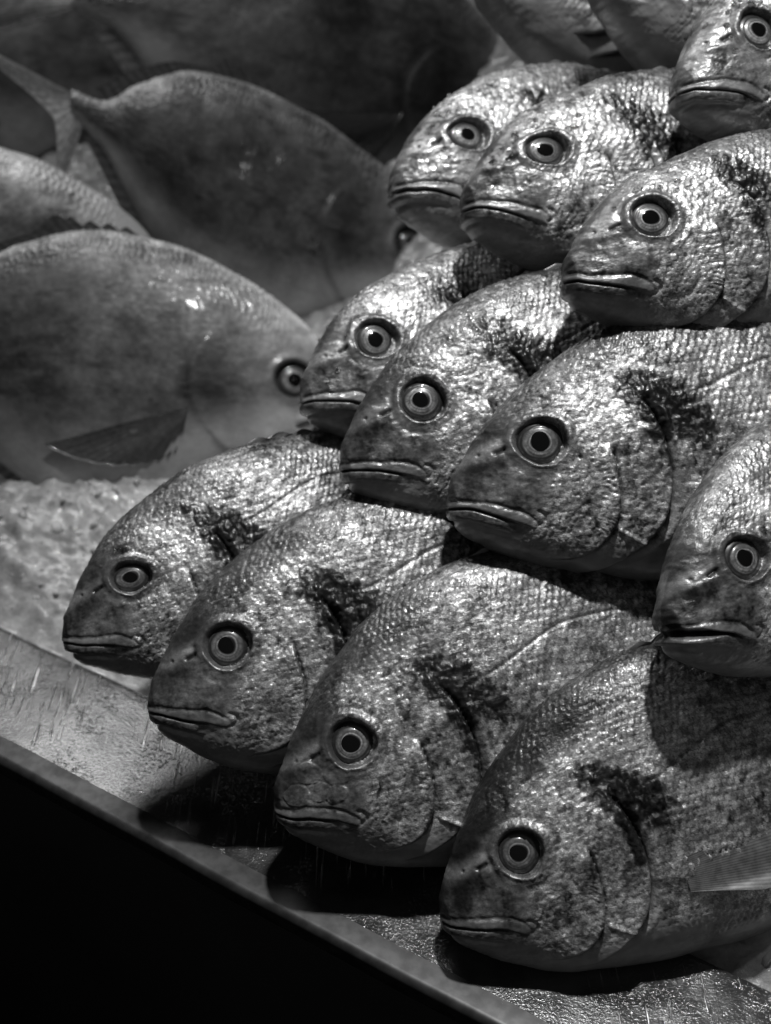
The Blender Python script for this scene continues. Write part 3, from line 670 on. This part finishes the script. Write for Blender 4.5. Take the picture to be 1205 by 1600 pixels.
def make_pomp(name, seed, size, side, tonek=1., bend=(0, 0), pect=(.98, -.26, 1.0, -.28), eyek=1., topk=1., xk=1., tailrot=0., tailtone=.3):
    H = size; nu, nv, hid = 300, 240, 40
    xs = blunt_x(0, nu, 2.4, 3.2)
    nose = lambda x: np.sqrt(np.clip(x/.04, 0, 1))
    topf = lambda x: interp(x, PTOP)*(.3+.7*nose(x))*(1+(topk-1)*np.clip(x/.5, 0, 1)); botf = lambda x: interp(x, PBOT)*(.3+.7*nose(x))
    widf = lambda x: interp(x, PWID)*(.15+.85*nose(x))
    X, Y, Z, phi = body_grid(nu, nv, hid, xs, topf, botf, widf, .10, side, (1., 1.))
    N = normals(X, Y, Z, side); x, y = X, Y; s0 = seed*29
    P = np.stack([X, Y, Z], -1); dl = np.linalg.norm(np.diff(P, axis=1, append=P[:, :1]), axis=-1)
    arc = np.cumsum(dl, 1)-dl
    d = (fbm(x*3, y*3, s0, 2)-.5)*.022*sst(.1, .4, x)
    top = topf(xs)[:, None]; nearback = sst(.45, .05, top-y)*sst(.2, .5, x)
    rip = np.sin((x+.15*fbm(x*4, arc*4, s0+3, 2))*150+np.sin(arc*60)*1.2)
    d += .0036*rip*nearback + (fbm(x*40, arc*70, s0+7, 2)-.5)*.010*nearback
    h1, r1, e1 = scales(x/.026, arc/.026, s0+31, .2); d += (h1-.5)*.0022*(.3+nearback)*sst(.5, .9, x)+(fbm(x*30, y*30, s0+9, 2)-.5)*.003
    dop, sop, pop = seg_dist(x, y, POP); dpr, spr, ppr = seg_dist(x, y, PPRE)
    ino = -sop > 0; ef = sst(0, .2, pop)*sst(1, .8, pop)
    ef = ef*(.25+.9*fbm(x*3, y*3, s0+19, 2)); d += np.where(ino, .010, -.010)*np.exp(-dop/.16)*sst(0, .03, dop)*ef - .006*np.exp(-(dop/.022)**2)*ef
    nm0 = fbm(x*5, y*5, s0+21, 2); ef2 = sst(0, .2, ppr)*sst(1, .8, ppr)
    d += .006*np.exp(-(dpr/.05)**2)*ef2*nm0
    ey = np.hypot(x-PEYE[0], y-PEYE[1])
    d += .014*np.exp(-((ey-.155)/.03)**2)-.05*sst(.135, .115, ey)
    ym = -.235-.35*x; dm = y-ym; mm = sst(.26, .18, x)
    slit = np.exp(-(dm/.012)**2)*mm; d -= .04*slit; d += .02*np.exp(-((dm-.04)/.03)**2)*mm+.02*np.exp(-((dm+.045)/.03)**2)*mm
    nl = fbm(x*2.4, y*2.4, s0+11, 4); nm = fbm(x*9, y*9, s0+13, 4); nf = fbm(x*34, y*34, s0+17, 3)
    bot = botf(xs)[:, None]; q = (y-bot)/(top-bot+1e-6)
    t = .075+.12*(nl-.5)+.11*(nm-.5)+.06*(nf-.5)
    t = t+.20*sst(.62, 1., q)*(.5+nm)+.22*sst(.12, .03, top-y)*(.4+nm)                      # pale grained back; grazing light along the ridge put into the tone
    t = t*(1+.25*(r1-.5)); sm = fbm(x*5, y*16, s0+23, 3); t *= 1-.45*sst(.55, .75, sm)
    t = t+.34*sst(.34, .08, q)*(.6+.8*nl)                   # white belly
    t = t+.12*sst(.75, .35, x)*(.4+nm)                      # paler face
    dkk = np.exp(-(((x-.82)/.14)**2+((y+.06)/.22)**2)); t *= 1-.45*dkk
    t *= 1-.5*np.exp(-(dop/.03)**2)*ef*sst(.35, .6, nm); t *= 1-.85*slit
    t = t*(1-.75*sst(.18, .13, ey))
    lat, _, _ = seg_dist(x, y, [(.95, .42), (1.5, .40), (2.1, .22), (3.1, .07)]); t *= 1-.2*np.exp(-(lat/.010)**2)
    t = np.clip(t*tonek, .01, .8)
    d *= sst(0, .012, x)*.9+.1
    Xd = X+N[..., 0]*d; Yd = Y+N[..., 1]*d; Zd = Z+N[..., 2]*d
    def bendf(Xb, Yb, Zb):
        k = np.clip(Xb-.7, 0, 9); return Xb-(1-xk)*k, Yb+bend[1]*k*k, Zb-bend[0]*k*k*side
    Xd, Yd, Zd = bendf(Xd, Yd, Zd)
    V = (np.stack([Xd, Yd, Zd], -1)*H).reshape(-1, 3); nvt = len(phi)
    C = np.stack([t, .35*nearback+.12, 0*t], -1).reshape(-1, 3)
    n0 = len(V); c0 = V[:nvt].mean(0); c1 = V[-nvt:].mean(0)
    F = grid_faces(nu, nvt, True); j = np.arange(0, nvt, 2); b0 = (nu-1)*nvt
    cap0 = np.stack([np.full_like(j, n0), j, (j+1) % nvt, (j+2) % nvt], -1); cap1 = np.stack([np.full_like(j, n0+1), b0+(j+2) % nvt, b0+(j+1) % nvt, b0+j], -1)
    F = np.vstack([F, cap0, cap1]); 
    if side < 0: F = F[:, ::-1]
    root = bpy.data.objects.new(name, None); col.objects.link(root)
    mesh_obj('body', np.vstack([V, c0, c1]), F, M_POMP, root, colr=np.vstack([C, C[0], C[-1]]))
    iu = np.argmin(np.abs(xs-PEYE[0])); iv = np.argmin(np.abs(Y[iu, :nv]-PEYE[1])); zs = abs(Z[iu, iv]); nrm = N[iu, iv]
    for sd in (1, -1):
        eye(root, (PEYE[0]*H, PEYE[1]*H, (zs-.05)*H*sd), (nrm[0], nrm[1], abs(nrm[2])*sd), .125*H, seed+sd, eyek)
    def B(x, y, z):
        a, b, c = bendf(np.array(x, float), np.array(y, float), np.array(z, float)); return np.stack([a, b, c], -1)*H
    u = np.linspace(0, 1, 90)
    x = 1.25+1.65*u; yb = topf(x)-.03; k = .05+.05*np.abs(np.sin(u*40))*(u < .3)+.10*np.exp(-((u-.35)/.06)**2)
    fin_sheet('dorsal_fin', root, B(x, yb, 0*x), B(x+.12, yb+k, 0*x), M_FIN, 26, .004*H, .14, seed)
    x = 1.75+1.15*u; yb = botf(x)+.03; fin_sheet('anal_fin', root, B(x, yb, 0*x), B(x+.14, yb-.06-.10*np.exp(-(u/.15)**2), 0*x), M_FIN, 20, .004*H, .2, seed)
    u = np.linspace(-1, 1, 70); ct, st = math.cos(tailrot), math.sin(tailrot)
    rt = lambda a, b: (3.12+(a-3.12)*ct-(b-.07)*st, .07+(a-3.12)*st+(b-.07)*ct)
    a0, b0_ = rt(3.14+0*u, .07+.085*u); a1, b1_ = rt(3.42+.75*np.abs(u)**1.4, .07+.72*u)
    fin_sheet('tail_fin', root, B(a0, b0_, 0*u), B(a1, b1_, .02*np.sin(u*5)), M_FIN, 20, .012*H, tailtone, seed, rows=40)
    px, py, L0, a0 = pect
    for sd in (1, -1):
        u = np.linspace(0, 1, 60); z0 = .355*sd
        x0 = px+.02*u; y0 = py+.04-.09*u; L = L0*np.exp(-1.7*u**1.15)+.02*np.sin(u*60)*u; an = a0+.02-1.15*u
        fin_sheet('pectoral_fin', root, B(x0, y0, z0+0*u), B(x0+L*np.cos(an), y0+L*np.sin(an), z0-sd*(.010*np.sin(u*7))-sd*.08*u-sd*.03), M_FINP, 22, .0015*H, .09, seed+3, wav=.02*H, rows=40)
    return root, Vector((PEYE[0]*H, PEYE[1]*H, zs*H*side))

POMP = [
 # eye px, depth, unit px, roll, yaw, tilt, face, label
 (460, 593, .72, 222, 0, -6, -4, -1, dict(), 'big smooth silver fish in front on the left, its eye beside a bream mouth'),
 (645, 380, .84, 212, 8, -10, -4, -1, dict(tonek=1.0, eyek=.9, topk=.84, xk=.85, bend=(0, .095), tailrot=-.85, tailtone=.9, pect=(.98, -.20, .95, .15)), 'smooth silver fish with ringed eye in shade and forked tail at the left'),
 (198, 432, .775, 200, 0, -4, 0, -1, dict(tonek=3.6), 'pale silver fish wedged between the two big smooth fish, only back and blunt snout showing'),
 (800, 190, .96, 235, 14, -8, -6, -1, dict(tonek=.8, eyek=.3), 'dark silver fish lying across the top behind the others, back lit at its highest point'),
 (-330, 90, 1.02, 200, -2, 0, 0, 1, dict(tonek=1.0), 'grey silver fish in the top left corner, only its hind body showing'),
]
for i, (px, py, t, up, roll, yaw, tilt, face, ex, lab) in enumerate(POMP):
    root, anc = make_pomp('silver_fish', 700+i*7, up*t/F_PX, face, **ex)
    Rc = Matrix((RIGHT, UP, -FWD)).transposed()
    if face < 0:
        Rl = Matrix.Rotation(R(-roll), 3, 'Z') @ Matrix.Rotation(math.pi+R(-yaw), 3, 'Y') @ Matrix.Rotation(R(-tilt), 3, 'X')
    else:
        Rl = Matrix.Rotation(R(roll), 3, 'Z') @ Matrix.Rotation(R(yaw), 3, 'Y') @ Matrix.Rotation(R(tilt), 3, 'X')
    M = Rc @ Rl
    root.matrix_world = Matrix.Translation(ray_pt(px, py, t)-M @ anc) @ M.to_4x4()
    tag(root, lab, 'fish', 'smooth silver fish heaped on the left')

SEL = None
for i, (k, px, py, t, sz, roll, yaw, tilt, ex, lab) in enumerate(BREAM):
    ex.setdefault('bend', (.05, -.01))
    root, anc = make_bream('sea_bream', 100+i*13, sz, **ex)
    place(root, anc, px, py, t, roll, yaw, tilt)
    nd = dict(J=26, K=26, I=14, L=22, A=6, G=10).get(k, 0)
    if nd: droplets(root, 40+i, nd, UNIT*sz)
    tag(root, lab, 'fish', BREAM_ROWS)
